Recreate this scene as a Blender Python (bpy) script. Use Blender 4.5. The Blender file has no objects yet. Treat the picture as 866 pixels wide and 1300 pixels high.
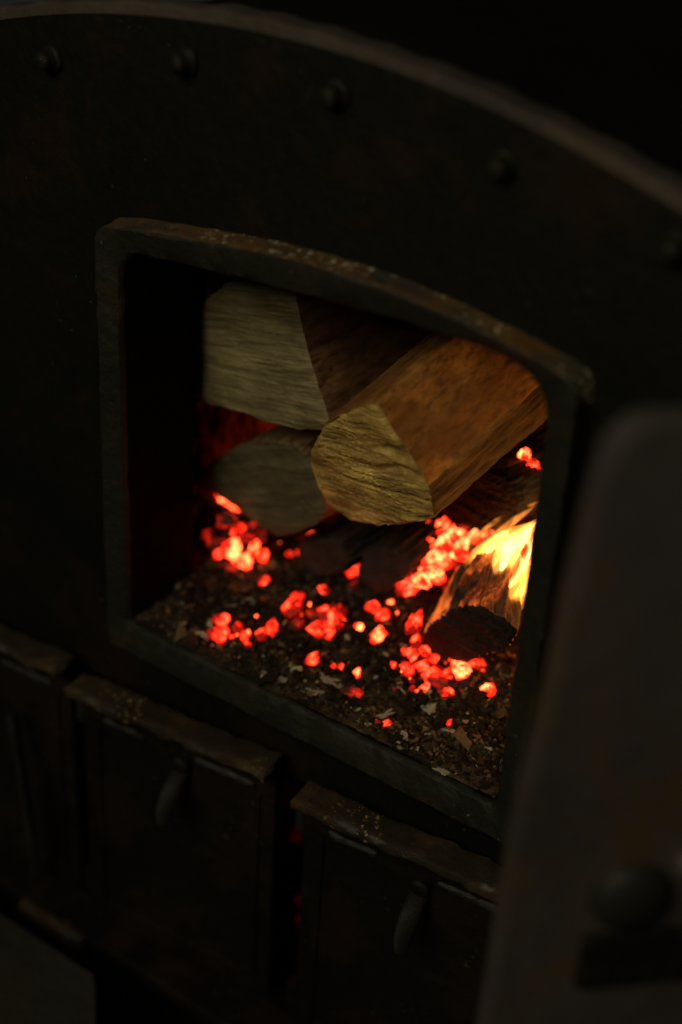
import bpy, bmesh, math, random
import numpy as np
from mathutils import Vector, Matrix

random.seed(11); rng = np.random.default_rng(11)
scene = bpy.context.scene
col = scene.collection
R = math.radians

# ------------------------------------------------------------------ camera
# world: X to the right along the boiler front, Y into the fire, Z up; origin = lower left corner of the fire hole
FPX = 1843.0; PP = (433.0, 650.0)                       # focal length and centre in photo pixels (866 x 1300)
AX = Vector((0.8165, 0.3362, -0.4693)); AY = Vector((0.5747, -0.3961, 0.7162)); AZ = Vector((0.0549, -0.8545, -0.5166))
def ray(u, v):
    c = Vector(((u-PP[0])/FPX, (v-PP[1])/FPX, 1.0))
    return Vector((AX.dot(c), AY.dot(c), AZ.dot(c)))
CAM = -ray(165, 795)*1.62
def on_y(u, v, y):
    r = ray(u, v); return CAM + r*((y-CAM.y)/r.y)
def on_z(u, v, z):
    r = ray(u, v); return CAM + r*((z-CAM.z)/r.z)
def on_plane(u, v, p, n):
    r = ray(u, v); return CAM + r*((Vector(p)-CAM).dot(n)/r.dot(n))
def depth(p):
    d = Vector(p)-CAM
    return d.x*AX.z + d.y*AY.z + d.z*AZ.z

cam = bpy.data.cameras.new('camera'); camo = bpy.data.objects.new('camera', cam); col.objects.link(camo)
right = Vector((AX.x, AY.x, AZ.x)); down = Vector((AX.y, AY.y, AZ.y)); fwd = Vector((AX.z, AY.z, AZ.z))
m = Matrix((right, -down, -fwd)).transposed().to_4x4(); m.translation = CAM
camo.matrix_world = m
cam.sensor_fit = 'VERTICAL'; cam.sensor_height = 36.0; cam.sensor_width = 24.0
cam.lens = FPX/1300*36
cam.clip_start = 0.02; cam.clip_end = 100
cam.dof.use_dof = True; cam.dof.focus_distance = 1.43; cam.dof.aperture_fstop = 1.4; cam.dof.aperture_blades = 0
scene.camera = camo

# ------------------------------------------------------------------ world and lamp
w = bpy.data.worlds.new('World'); scene.world = w; w.use_nodes = True
bg = w.node_tree.nodes['Background']; bg.inputs[0].default_value = (0.9, 1.0, 1.0, 1); bg.inputs[1].default_value = 0.012
def area(name, loc, target, size, power, colour):
    l = bpy.data.lights.new(name, 'AREA'); l.shape = 'RECTANGLE'; l.size, l.size_y = size; l.energy = power; l.color = colour
    o = bpy.data.objects.new(name, l); col.objects.link(o); o.location = loc
    o.rotation_euler = (Vector(target)-Vector(loc)).to_track_quat('-Z', 'Y').to_euler()
    return o
area('window_light', (0.22, -2.55, 2.35), (0.22, 0.05, 0.2), (1.7, 1.2), 46.0, (1.0, 0.90, 0.62))

scene.view_settings.view_transform = 'Standard'; scene.view_settings.look = 'None'
scene.view_settings.exposure = 0.0; scene.view_settings.gamma = 1.0; scene.view_settings.use_curve_mapping = False
scene.render.engine = 'CYCLES'
scene.cycles.use_denoising = True
scene.cycles.max_bounces = 8; scene.cycles.diffuse_bounces = 4; scene.cycles.volume_bounces = 0
scene.cycles.caustics_reflective = False; scene.cycles.caustics_refractive = False

# ------------------------------------------------------------------ noise in numpy
def _h(ix, iy, iz, s):
    n = (ix*374761393 + iy*668265263 + iz*2147483647 + s*974634777).astype(np.int64) & 0xffffffff
    n = ((n ^ (n >> 13))*1274126177) & 0xffffffff
    n = ((n ^ (n >> 16))*2246822519) & 0xffffffff
    return ((n ^ (n >> 15)) & 0xffff)/32767.5 - 1.0
def vnoise(x, y, z, s=0):
    x, y, z = np.broadcast_arrays(np.asarray(x, float), np.asarray(y, float), np.asarray(z, float))
    ix, iy, iz = (np.floor(a).astype(np.int64) for a in (x, y, z))
    fx, fy, fz = x-ix, y-iy, z-iz
    fx, fy, fz = (f*f*(3-2*f) for f in (fx, fy, fz))
    r = 0
    for a in (0, 1):
        for b in (0, 1):
            for c in (0, 1):
                wgt = (fx if a else 1-fx)*(fy if b else 1-fy)*(fz if c else 1-fz)
                r = r + wgt*_h(ix+a, iy+b, iz+c, s)
    return r
def fbm(x, y, z, s=0, o=4, g=.5):
    r = 0; a = 1.0; f = 1.0
    for k in range(o):
        r = r + a*vnoise(x*f, y*f, z*f, s+k*17); a *= g; f *= 2.03
    return r

# ------------------------------------------------------------------ materials
class NT:
    def __init__(s, name):
        s.m = bpy.data.materials.new(name); s.m.use_nodes = True
        s.t = s.m.node_tree; s.t.nodes.clear()
        s.out = s.t.nodes.new('ShaderNodeOutputMaterial')
        s.co = s.t.nodes.new('ShaderNodeTexCoord')
    def n(s, typ, **kw):
        nd = s.t.nodes.new(typ)
        for k, v in kw.items():
            if k.startswith('i_'):
                key = k[2:]; key = int(key) if key.isdigit() else key.replace('_', ' ')
                nd.inputs[key].default_value = v
            else: setattr(nd, k, v)
        return nd
    def l(s, a, b): s.t.links.new(a, b)
    def coords(s, scale=(1, 1, 1), space='Object', rot=(0, 0, 0)):
        mp = s.n('ShaderNodeMapping'); mp.inputs['Scale'].default_value = scale; mp.inputs['Rotation'].default_value = rot
        s.l(s.co.outputs[space], mp.inputs[0]); return mp.outputs[0]
    def turned(s, ang, scale):
        mp = s.n('ShaderNodeMapping'); mp.inputs['Rotation'].default_value = (0, ang, 0); s.l(s.co.outputs['Object'], mp.inputs[0])
        m2 = s.n('ShaderNodeMapping'); m2.inputs['Scale'].default_value = scale; s.l(mp.outputs[0], m2.inputs[0]); return m2.outputs[0]
    def noise(s, co, scale, detail=5, rough=.55, dist=0):
        nd = s.n('ShaderNodeTexNoise'); nd.inputs['Scale'].default_value = scale; nd.inputs['Detail'].default_value = detail
        nd.inputs['Roughness'].default_value = rough; nd.inputs['Distortion'].default_value = dist
        s.l(co, nd.inputs['Vector']); return nd.outputs['Fac']
    def ramp(s, fac, stops):
        nd = s.n('ShaderNodeValToRGB'); e = nd.color_ramp.elements
        while len(e) < len(stops): e.new(0.5)
        for el, (p, c) in zip(e, stops):
            el.position = p; el.color = (c, c, c, 1) if isinstance(c, (int, float)) else (*c, 1)
        s.l(fac, nd.inputs[0]); return nd.outputs[0]
    def mix(s, fac, a, b, mode='MIX'):
        nd = s.n('ShaderNodeMix', data_type='RGBA', blend_type=mode)
        for key, v in ((0, fac), (6, a), (7, b)):
            if isinstance(v, tuple): nd.inputs[key].default_value = (*v, 1)
            elif isinstance(v, (int, float)): nd.inputs[key].default_value = v
            else: s.l(v, nd.inputs[key])
        return nd.outputs[2]
    def math(s, op, a, b=0.0, clamp=False):
        nd = s.n('ShaderNodeMath', operation=op, use_clamp=clamp)
        for k, v in ((0, a), (1, b)):
            if isinstance(v, (int, float)): nd.inputs[k].default_value = v
            else: s.l(v, nd.inputs[k])
        return nd.outputs[0]
    def bump(s, h, strength, dist, prev=None):
        nd = s.n('ShaderNodeBump'); nd.inputs['Strength'].default_value = strength; nd.inputs['Distance'].default_value = dist
        s.l(h, nd.inputs['Height'])
        if prev is not None: s.l(prev, nd.inputs['Normal'])
        return nd.outputs[0]
    def surf(s, colour, rough=.6, metal=0.0, normal=None, spec=.5, emit=None, emit_s=1.0):
        p = s.n('ShaderNodeBsdfPrincipled')
        for key, v in (('Base Color', colour), ('Roughness', rough), ('Metallic', metal), ('Specular IOR Level', spec)):
            if isinstance(v, tuple): p.inputs[key].default_value = (*v, 1)
            elif isinstance(v, (int, float)): p.inputs[key].default_value = v
            else: s.l(v, p.inputs[key])
        if normal is not None: s.l(normal, p.inputs['Normal'])
        if emit is not None:
            if isinstance(emit, tuple): p.inputs['Emission Color'].default_value = (*emit, 1)
            else: s.l(emit, p.inputs['Emission Color'])
            if isinstance(emit_s, (int, float)): p.inputs['Emission Strength'].default_value = emit_s
            else: s.l(emit_s, p.inputs['Emission Strength'])
        s.l(p.outputs[0], s.out.inputs[0]); return s.m

def iron(name, base, base2, rust=(0.055, 0.022, 0.008), rust_cut=(.58, .72), chip=(.12, .11, .07), chip_cut=(.70, .73), rough=.55, bump=.5, spec=.35, scale=(1, 1, 1)):
    t = NT(name); co = t.coords(scale)
    big = t.noise(co, 5, 6, .6); c = t.mix(t.ramp(big, [(.35, 0), (.65, 1)]), base, base2)
    rn = t.noise(co, 9, 7, .68, .4); c = t.mix(t.ramp(rn, [(rust_cut[0], 0), (rust_cut[1], 1)]), c, rust)
    sp = t.noise(co, 150, 3, .6); ms = t.noise(co, 13, 3, .5)
    f = t.math('MULTIPLY', t.ramp(sp, [(chip_cut[0], 0), (chip_cut[1], 1)]), t.ramp(ms, [(.52, 0), (.62, 1)]))
    c = t.mix(f, c, chip)
    fine = t.noise(co, 90, 6, .65); med = t.noise(co, 18, 5, .6)
    b = t.bump(med, bump, .006); b = t.bump(fine, bump, .0025, b)
    r = t.math('ADD', t.math('MULTIPLY', fine, .4), rough-.2)
    return t.surf(c, r, 0, b, spec)

M = {}
M['plate'] = iron('plate_paint', (.0026, .0030, .0019), (.0046, .0045, .0028), rust=(.013, .0062, .0022), rust_cut=(.50, .72), chip=(.05, .052, .036), chip_cut=(.69, .74), spec=.15)
M['frame'] = iron('frame_iron', (.0085, .009, .006), (.016, .0148, .010), rust=(.030, .015, .005), rust_cut=(.56, .75), chip=(.10, .09, .05), chip_cut=(.68, .72), bump=.8, spec=.2)
M['stud'] = iron('stud_iron', (.006, .0052, .0038), (.010, .008, .0055), rust=(.014, .008, .004), bump=.7, spec=.12)
def rusty_frame():
    # the upper edge of the frame has lost its paint: rust and chips there
    t = NT('frame_rusty'); co = t.coords()
    sx = t.n('ShaderNodeSeparateXYZ'); t.l(t.co.outputs['Object'], sx.inputs[0])
    wob = t.noise(co, 14, 6, .65, .4)
    big = t.noise(co, 6, 5, .6); c = t.mix(t.ramp(big, [(.35, 0), (.65, 1)]), (.020, .018, .014), (.034, .030, .023))
    c = t.mix(t.ramp(wob, [(.40, 0), (.56, 1)]), c, (.075, .036, .010))
    c = t.mix(t.ramp(t.noise(co, 22, 5, .7), [(.56, 0), (.68, .9)]), c, (.10, .062, .014))
    sp = t.noise(co, 170, 3, .6); ms = t.noise(co, 11, 3, .5)
    f = t.math('MULTIPLY', t.ramp(sp, [(.58, 0), (.63, 1)]), t.ramp(ms, [(.5, 0), (.6, 1)]))
    c = t.mix(f, c, (.34, .31, .20))
    b = t.bump(wob, .7, .005); b = t.bump(sp, .6, .002, b)
    return t.surf(c, .75, 0, b, .2)
M['frame_rusty'] = rusty_frame()
M['ledge'] = iron('ledge_iron', (.010, .0072, .0045), (.034, .023, .012), rust=(.065, .036, .012), rust_cut=(.50, .66), chip=(.30, .20, .06), chip_cut=(.59, .65), bump=.6)
M['rim'] = iron('rim_iron', (.028, .022, .016), (.052, .040, .029), rust=(.06, .036, .018), rust_cut=(.55, .75), bump=.6)
M['ashdoor'] = iron('ash_door_iron', (.0028, .0024, .0017), (.0065, .005, .003), rust=(.014, .0075, .004), rust_cut=(.47, .68), chip=(.035, .03, .02), chip_cut=(.62, .68), bump=.9, spec=.15)
M['bare'] = iron('bare_iron', (.008, .0075, .0068), (.016, .0145, .012), rust=(.012, .008, .005), spec=.18)
M['handle'] = iron('handle_iron', (.008, .007, .006), (.014, .012, .010), rust=(.012, .007, .004), spec=.1)
M['step'] = iron('step_iron', (.014, .0135, .0115), (.026, .024, .020), rust=(.022, .013, .010), rust_cut=(.48, .7), spec=.2)
M['firedoor'] = iron('fire_door_iron', (.030, .0255, .025), (.052, .044, .043), rust=(.060, .036, .011), rust_cut=(.48, .66), chip=(.04, .036, .026), bump=.4)
M['soot'] = iron('soot', (.0025, .002, .0018), (.005, .004, .0035), rust=(.005, .003, .002), chip=(.006, .005, .004), rough=.9, bump=.8, spec=.05)
M['firewall'] = iron('fire_wall', (.009, .007, .0055), (.05, .034, .025), rust=(.12, .06, .04), rust_cut=(.42, .60), chip=(.05, .04, .03), rough=.85, bump=1.0, spec=.1, scale=(4, 4, 1.6))

def concrete():
    t = NT('floor_concrete'); co = t.coords(); n = t.noise(co, 6, 8, .6)
    return t.surf(t.ramp(n, [(.3, (.03, .03, .028)), (.7, (.06, .058, .05))]), .85, 0, t.bump(n, .5, .01))
M['floor'] = concrete()

def wood_end(name, ang, light, dark, warp=1.0):
    # end grain: saw ridges run along local X turned by ang
    t = NT(name); co = t.turned(ang, (7, 10, 75))
    a = t.noise(co, 1.6, 6, .6, .35*warp); b = t.noise(t.turned(ang*.8, (4, 10, 190)), 1.6, 5, .7, .3*warp)
    blot = t.noise(t.coords(), 17, 4, .6)
    c = t.ramp(a, [(.30, dark), (.42, tuple(.5*(x+y) for x, y in zip(light, dark))), (.56, light), (.75, tuple(min(1, x*1.25) for x in light))])
    c = t.mix(t.ramp(b, [(.34, .8), (.5, 0)]), c, tuple(x*.5 for x in dark))
    c = t.mix(t.ramp(blot, [(.42, .55), (.62, 0)]), c, tuple(x*1.1 for x in dark))
    h = t.math('ADD', a, t.math('MULTIPLY', b, .7))
    fine = t.noise(t.coords(), 260, 4, .6)
    n = t.bump(h, .9, .004); n = t.bump(fine, .35, .0012, n)
    return t.surf(c, .72, 0, n, .25)
def wood_side(name, light, dark, stretch=7, bumpd=.004):
    t = NT(name); co = t.coords((60, stretch, 60))
    a = t.noise(co, 1.0, 6, .62, .5); b = t.noise(t.coords((160, stretch*2, 160)), 1.0, 5, .65, .3); blot = t.noise(t.coords((1, .6, 1)), 20, 5, .6)
    c = t.ramp(a, [(.28, dark), (.5, tuple(.45*x+.55*y for x, y in zip(light, dark))), (.68, light)])
    c = t.mix(t.ramp(b, [(.36, .75), (.5, 0)]), c, tuple(x*.45 for x in dark))
    c = t.mix(t.ramp(blot, [(.40, .7), (.6, 0)]), c, dark)
    n = t.bump(a, .8, bumpd); n = t.bump(b, .6, bumpd*.5, n)
    return t.surf(c, .75, 0, n, .2)
def bark(name, light, dark):
    t = NT(name); co = t.coords((1, .35, 1))
    a = t.noise(co, 45, 6, .65, 1.2); v = t.n('ShaderNodeTexVoronoi', feature='DISTANCE_TO_EDGE'); v.inputs['Scale'].default_value = 60
    t.l(t.coords((1, .3, 1)), v.inputs['Vector'])
    c = t.ramp(a, [(.3, dark), (.7, light)])
    c = t.mix(t.ramp(v.outputs['Distance'], [(.0, .8), (.12, 0)]), c, tuple(x*.3 for x in dark))
    n = t.bump(a, .9, .006); n = t.bump(v.outputs['Distance'], .6, .004, n)
    return t.surf(c, .85, 0, n, .15)
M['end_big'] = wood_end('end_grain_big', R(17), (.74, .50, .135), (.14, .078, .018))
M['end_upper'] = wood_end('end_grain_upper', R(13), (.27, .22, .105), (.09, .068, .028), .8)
M['end_lower'] = wood_end('end_grain_lower', R(25), (.12, .108, .055), (.045, .038, .018), 1.5)  # darkened to stand for the shade under the upper log
M['side_big'] = wood_side('split_wood_big', (.46, .21, .045), (.13, .048, .011), 34)  # orange of the firelight put into the wood colour
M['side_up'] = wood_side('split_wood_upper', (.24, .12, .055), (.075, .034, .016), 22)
M['bark_big'] = wood_side('bark_big', (.15, .072, .024), (.03, .013, .005), 12, .008)
M['bark_up'] = bark('bark_upper', (.13, .08, .05), (.04, .025, .015))
M['bark_red'] = bark('bark_red', (.26, .14, .08), (.03, .016, .010))
M['bark_low'] = bark('bark_lower', (.24, .16, .08), (.07, .045, .025))
def char(name, glow=0.0, cut=(.56, .70), base=(.012, .009, .007), base2=(.035, .024, .018), brightness=1.0):
    t = NT(name); co = t.coords((1, .45, 1)); a = t.noise(co, 40, 6, .65, .8)
    v = t.n('ShaderNodeTexVoronoi', feature='DISTANCE_TO_EDGE'); v.inputs['Scale'].default_value = 55; t.l(t.coords((1, .5, 1)), v.inputs['Vector'])
    c = t.ramp(a, [(.35, base), (.7, base2)])
    n = t.bump(a, 1.0, .006); n = t.bump(v.outputs['Distance'], .7, .005, n)
    if not glow: return t.surf(c, .8, 0, n, .25)
    g = t.noise(t.coords((1, .6, 1)), 17, 5, .65, .6)
    e = t.ramp(g, [(cut[0], (0, 0, 0)), (cut[0]+.05, (.10, .006, .001)), (cut[1], (.9, .16, .02)), (min(1, cut[1]+.15), (1.6, .5, .08))])
    return t.surf(c, .8, 0, n, .25, e, glow)
M['char'] = char('charred_wood')
M['char_warm'] = char('charred_wood_warm', 0, base=(.02, .013, .009), base2=(.06, .035, .022))
M['char_glow'] = char('burning_wood', 1.0, (.46, .62), (.03, .015, .008), (.16, .075, .03))  # glow of burning wood, also stands in for flame light on its top
M['char_end'] = char('charred_end', 0, base=(.006, .005, .004), base2=(.026, .019, .012))

def ember(name, stops, strength):
    t = NT(name); oi = t.n('ShaderNodeObjectInfo')
    ad = t.n('ShaderNodeVectorMath', operation='ADD'); t.l(t.co.outputs['Object'], ad.inputs[0])
    sc = t.n('ShaderNodeVectorMath', operation='SCALE'); t.l(oi.outputs['Location'], sc.inputs[0]); sc.inputs['Scale'].default_value = 60
    t.l(sc.outputs[0], ad.inputs[1])
    g = t.noise(ad.outputs[0], 1.2, 5, .62, .5)
    v = t.n('ShaderNodeTexVoronoi', feature='DISTANCE_TO_EDGE'); v.inputs['Scale'].default_value = 1.5; t.l(ad.outputs[0], v.inputs['Vector'])
    ln = t.n('ShaderNodeVectorMath', operation='LENGTH'); t.l(t.co.outputs['Object'], ln.inputs[0])   # thin edges and corners have cooled more than the body
    g = t.math('ADD', g, t.math('MULTIPLY', t.math('SUBTRACT', .72, ln.outputs['Value']), .55))
    k = t.math('MULTIPLY', t.ramp(v.outputs['Distance'], [(.0, .12), (.10, 1)]), strength)
    e = t.ramp(g, stops)
    return t.surf((.05, .04, .035), .95, 0, t.bump(g, .6, .1), .1, e, k)
M['ember_hot'] = ember('ember_hot', [(.28, (.5, .004, .001)), (.38, (1, .022, .006)), (.48, (1, .085, .022)), (.60, (1, .19, .055))], 7.0)
M['ember_mid'] = ember('ember_mid', [(.32, (.10, .001, .0003)), (.41, (.5, .005, .0015)), (.54, (1, .022, .006)), (.70, (1, .11, .040))], 4.0)
M['ember_faint'] = ember('ember_faint', [(.36, (.01, 0, 0)), (.5, (.05, .0, .001)), (.7, (.10, .0005, .002))], .55)
M['ember_core'] = ember('ember_core', [(.28, (1, .02, .004)), (.5, (1, .07, .016)), (.7, (1, .15, .04))], 26.0)
M['ember_low'] = ember('ember_low', [(.36, (.01, 0, 0)), (.5, (.06, .001, .0)), (.7, (.16, .004, .001))], 1.0)
M['ember_dull'] = ember('ember_dull', [(.36, (.02, .0, .0)), (.48, (.2, .002, .001)), (.62, (.55, .010, .003)), (.8, (.8, .04, .010))], 1.3)

def ash_mat():
    t = NT('ash'); co = t.coords(); a = t.noise(co, 28, 8, .68, .3); b = t.noise(co, 120, 6, .7); p = t.noise(co, 60, 5, .6, .5)
    c = t.ramp(a, [(.40, (.009, .006, .004)), (.56, (.050, .036, .023)), (.76, (.17, .128, .085))])
    c = t.mix(t.ramp(b, [(.38, .8), (.52, 0)]), c, (.010, .007, .005))
    c = t.mix(t.ramp(p, [(.62, 0), (.70, .75)]), c, (.30, .25, .17))
    return t.surf(c, .95, 0, t.bump(b, .8, .004, t.bump(a, .5, .006)), .1)
M['ash'] = ash_mat()
def crumb_mat():
    t = NT('ash_crumb'); at = t.n('ShaderNodeAttribute', attribute_name='col')
    n = t.noise(t.coords(), 300, 4, .6)
    c = t.mix(t.ramp(n, [(.35, .5), (.6, 0)]), at.outputs['Color'], (.01, .008, .006))
    return t.surf(c, .95, 0, t.bump(n, .5, .001), .1)
M['crumb'] = crumb_mat()
def pale():
    t = NT('pale_ash'); n = t.noise(t.coords(), 120, 4, .6)
    return t.surf(t.ramp(n, [(.35, (.12, .10, .075)), (.62, (.46, .41, .34))]), .95, 0, t.bump(n, .5, .002), .1)
M['pale'] = pale()

def flame_mat(name, strength, c0, c1, length):
    # glowing gas: emission fades towards the tip (local Z) and in wisps
    t = NT(name); t.t.nodes.remove(t.co); t.co = t.n('ShaderNodeTexCoord')
    sx = t.n('ShaderNodeSeparateXYZ'); t.l(t.co.outputs['Object'], sx.inputs[0])
    h = t.math('DIVIDE', sx.outputs['Z'], length, True)
    n = t.noise(t.coords((1, 1, .35)), 70, 3, .5, .8)
    wisp = t.ramp(n, [(.38, .1), (.62, 1)])
    fade = t.ramp(h, [(0, .35), (.25, 1), (.7, .7), (1, .05)])
    d = t.math('MULTIPLY', t.math('MULTIPLY', wisp, fade), strength)
    colr = t.ramp(h, [(0, c0), (1, c1)])
    e = t.n('ShaderNodeEmission'); t.l(colr, e.inputs[0]); t.l(d, e.inputs[1])
    t.l(e.outputs[0], t.out.inputs['Volume'])
    return t.m
M['flame'] = flame_mat('flame_gas', 300, (1, .50, .10), (1, .33, .04), .12)
def flame_core(nm, st):
    t = NT(nm); e = t.n('ShaderNodeEmission'); n = t.noise(t.coords((1, 1, .4)), 60, 3, .5, .6)
    t.l(t.ramp(n, [(.3, (1, .30, .04)), (.5, (1, .48, .10)), (.68, (1, .66, .22))]), e.inputs[0]); e.inputs[1].default_value = st
    t.l(e.outputs[0], t.out.inputs[0]); return t.m
M['flame_core'] = flame_core('flame_core', 5.0); M['flame_core_big'] = flame_core('flame_core_big', 20.0)
M['flame_soft'] = flame_mat('flame_gas_soft', 210, (1, .36, .05), (1, .22, .02), .12)

# ------------------------------------------------------------------ mesh helpers
def link(name, me, mat=None, parent=None, smooth=True):
    o = bpy.data.objects.new(name, me); col.objects.link(o)
    if mat is not None and not me.materials: me.materials.append(M[mat])
    if smooth:
        for p in me.polygons: p.use_smooth = True
    if parent is not None: o.parent = parent
    return o
def from_bm(name, bm, mat, parent=None, smooth=False):
    bmesh.ops.recalc_face_normals(bm, faces=bm.faces[:])
    me = bpy.data.meshes.new(name); bm.to_mesh(me); bm.free()
    o = link(name, me, mat, parent, smooth)
    if smooth: me.set_sharp_from_angle(angle=R(38))
    return o
def empty(name, loc=(0, 0, 0), parent=None):
    o = bpy.data.objects.new(name, None); o.empty_display_size = .05; col.objects.link(o); o.location = loc
    if parent is not None: o.parent = parent
    return o
def tag(o, label=None, cat=None, group=None, kind=None):
    for k, v in (('label', label), ('category', cat), ('group', group), ('kind', kind)):
        if v: o[k] = v
    return o
def box(x0, x1, y0, y1, z0, z1, bev=0.0, seg=2):
    bm = bmesh.new(); bmesh.ops.create_cube(bm, size=1.0)
    for v in bm.verts:
        v.co = Vector((x0+(v.co.x+.5)*(x1-x0), y0+(v.co.y+.5)*(y1-y0), z0+(v.co.z+.5)*(z1-z0)))
    if bev: bmesh.ops.bevel(bm, geom=bm.edges[:], offset=bev, segments=seg, profile=.6, affect='EDGES')
    return bm
def rough_box(x0, x1, y0, y1, z0, z1, amp=.0012, seed=1, cell=.006):
    # a worn bar: box cut into small faces, edges rounded and knocked about
    nx, ny, nz = (max(2, int(round((b-a)/cell))) for a, b in ((x0, x1), (y0, y1), (z0, z1)))
    bm = bmesh.new(); vs = {}
    def vert(i, j, k):
        if (i, j, k) not in vs:
            p = np.array([x0+(x1-x0)*i/nx, y0+(y1-y0)*j/ny, z0+(z1-z0)*k/nz])
            c = np.array([(x0+x1)/2, (y0+y1)/2, (z0+z1)/2]); n_edge = (i in (0, nx))+(j in (0, ny))+(k in (0, nz))
            d = np.array([(i == nx)*1.-(i == 0), (j == ny)*1.-(j == 0), (k == nz)*1.-(k == 0)])
            q = p*55+seed*3.1
            p = p+d*(amp*float(fbm(q[0], q[1], q[2], seed, 4, .6))-(n_edge > 1)*.0016)
            vs[(i, j, k)] = bm.verts.new(p)
        return vs[(i, j, k)]
    for i in range(nx):
        for j in range(ny):
            for k in (0, nz): bm.faces.new([vert(*q) for q in ((i, j, k), (i+1, j, k), (i+1, j+1, k), (i, j+1, k))])
        for k in range(nz):
            for j in (0, ny): bm.faces.new([vert(*q) for q in ((i, j, k), (i+1, j, k), (i+1, j, k+1), (i, j, k+1))])
    for j in range(ny):
        for k in range(nz):
            for i in (0, nx): bm.faces.new([vert(*q) for q in ((i, j, k), (i, j+1, k), (i, j+1, k+1), (i, j, k+1))])
    return bm
def prism(outer, holes, to3, thick, bev=0.0):
    # flat plate from 2-D outlines, extruded along 'thick' (a vector)
    bm = bmesh.new(); edges = []
    for poly in [outer]+holes:
        vs = [bm.verts.new(to3(*p)) for p in poly]
        edges += [bm.edges.new((vs[i], vs[(i+1) % len(vs)])) for i in range(len(vs))]
    bmesh.ops.triangle_fill(bm, edges=edges, use_beauty=True)
    r = bmesh.ops.extrude_face_region(bm, geom=bm.faces[:])
    for e in r['geom']:
        if isinstance(e, bmesh.types.BMVert): e.co += Vector(thick)
    bmesh.ops.recalc_face_normals(bm, faces=bm.faces[:])
    if bev:
        sharp = [e for e in bm.edges if len(e.link_faces) == 2 and e.calc_face_angle(0) > .9]
        bmesh.ops.bevel(bm, geom=sharp, offset=bev, segments=2, profile=.6, affect='EDGES')
    return bm
def tube(path, radii, n=14, flat=1.0):
    bm = bmesh.new(); rings = []; P = [Vector(p) for p in path]
    up = Vector((.13, .21, .97))
    for i, p in enumerate(P):
        d = (P[min(i+1, len(P)-1)]-P[max(i-1, 0)]).normalized()
        a = d.cross(up).normalized(); b = d.cross(a)
        rings.append([bm.verts.new(p+(a*math.cos(2*math.pi*k/n)+b*math.sin(2*math.pi*k/n)*flat)*radii[i]) for k in range(n)])
    for i in range(len(rings)-1):
        for k in range(n): bm.faces.new((rings[i][k], rings[i][(k+1) % n], rings[i+1][(k+1) % n], rings[i+1][k]))
    bm.faces.new(rings[0]); bm.faces.new(rings[-1])
    return bm
def resample(poly, n, smooth=0):
    P = np.array(poly, float); Q = np.vstack([P, P[:1]]); d = np.r_[0, np.cumsum(np.linalg.norm(np.diff(Q, axis=0), axis=1))]
    t = np.linspace(0, d[-1], n, endpoint=False)
    r = np.stack([np.interp(t, d, Q[:, k]) for k in range(Q.shape[1])], 1)
    for _ in range(smooth): r = .25*np.roll(r, 1, 0)+.5*r+.25*np.roll(r, -1, 0)
    return r

# ------------------------------------------------------------------ ground
GROUND = -0.80
fl = from_bm('floor', box(-3, 3.5, -3.5, 3, GROUND-.1, GROUND), 'floor'); tag(fl, kind='structure')

# ------------------------------------------------------------------ boiler
boiler = empty('boiler', (.2, .1, GROUND))
tag(boiler, 'dark iron boiler front with arched rim, studs and an open fire hole', 'boiler')
bpy.context.view_layer.update()
BI = boiler.matrix_world.inverted()
def bpart(name, bm, mat, smooth=False, parent=None):
    o = from_bm(name, bm, mat, parent or boiler, smooth)
    if parent is None: o.matrix_parent_inverse = BI
    return o

INNER = [(-.005, 0.0), (.468, 0.0), (.466, .20), (.464, .400), (.463, .420), (.459, .434), (.451, .446), (.438, .455), (.415, .461), (.36, .463), (.30, .4615),
         (.247, .459), (.18, .4545), (.12, .450), (.06, .446), (.03, .443), (.012, .440), (.001, .433), (-.004, .420), (-.005, .40), (-.005, .2)]
OUTER = [(-.032, -.036), (.494, -.036), (.494, .2), (.493, .40), (.491, .452), (.487, .462), (.47, .468), (.42, .477), (.357, .486), (.29, .491), (.228, .491),
         (.15, .486), (.07, .477), (0, .468), (-.022, .463), (-.030, .456), (-.032, .44), (-.032, .2)]
PY = .022                                                # front of the plate; the frame stands proud of it at Y = 0
cx, cz, RR = .159, -.569, 1.243
arc = [(cx+RR*math.sin(a), cz+RR*math.cos(a)) for a in np.linspace(-1.05, 1.05, 97)]
ASH0, ASH1, ASHB, ASHT = -.40, .545, -.485, -.115
plate_out = arc + [(arc[-1][0], GROUND), (arc[0][0], GROUND)]
hole = [(x, z) for x, z in [(-.02, -.018), (.482, -.018), (.48, .44), (.455, .462), (.36, .474), (.24, .472), (.10, .461), (-.012, .45), (-.02, .43)]]
ashhole = [(ASH0, ASHB), (ASH1, ASHB), (ASH1, ASHT), (ASH0, ASHT)]
bpart('front_plate', prism(plate_out, [hole, ashhole], lambda x, z: (x, PY, z), (0, .02, 0)), 'plate')

# rim: a flange standing a little proud round the edge of the plate
def rim():
    bm = bmesh.new(); prof = [(-.006, PY+.0025), (-.005, PY-.0015), (.003, PY-.0015), (.0055, PY+.001), (.006, PY+.004), (.006, PY+.026), (.004, PY+.030), (-.006, PY+.030)]
    rings = []
    for i, a in enumerate(np.linspace(-1.05, 1.05, 181)):
        j = .0012*math.sin(i*1.7)+.0015*float(vnoise(i*.35, 0, 0, 5))
        rings.append([bm.verts.new((cx+(RR+o+j*(o > 0))*math.sin(a), y, cz+(RR+o+j*(o > 0))*math.cos(a))) for o, y in prof])
    k = len(prof)
    for A, B in zip(rings, rings[1:]):
        for i in range(k): bm.faces.new((A[i], A[(i+1) % k], B[(i+1) % k], B[i]))
    bm.faces.new(rings[0]); bm.faces.new(rings[-1]); return bm
tag(bpart('rim', rim(), 'rim', True), 'worn brownish arched rim edge')

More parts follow.
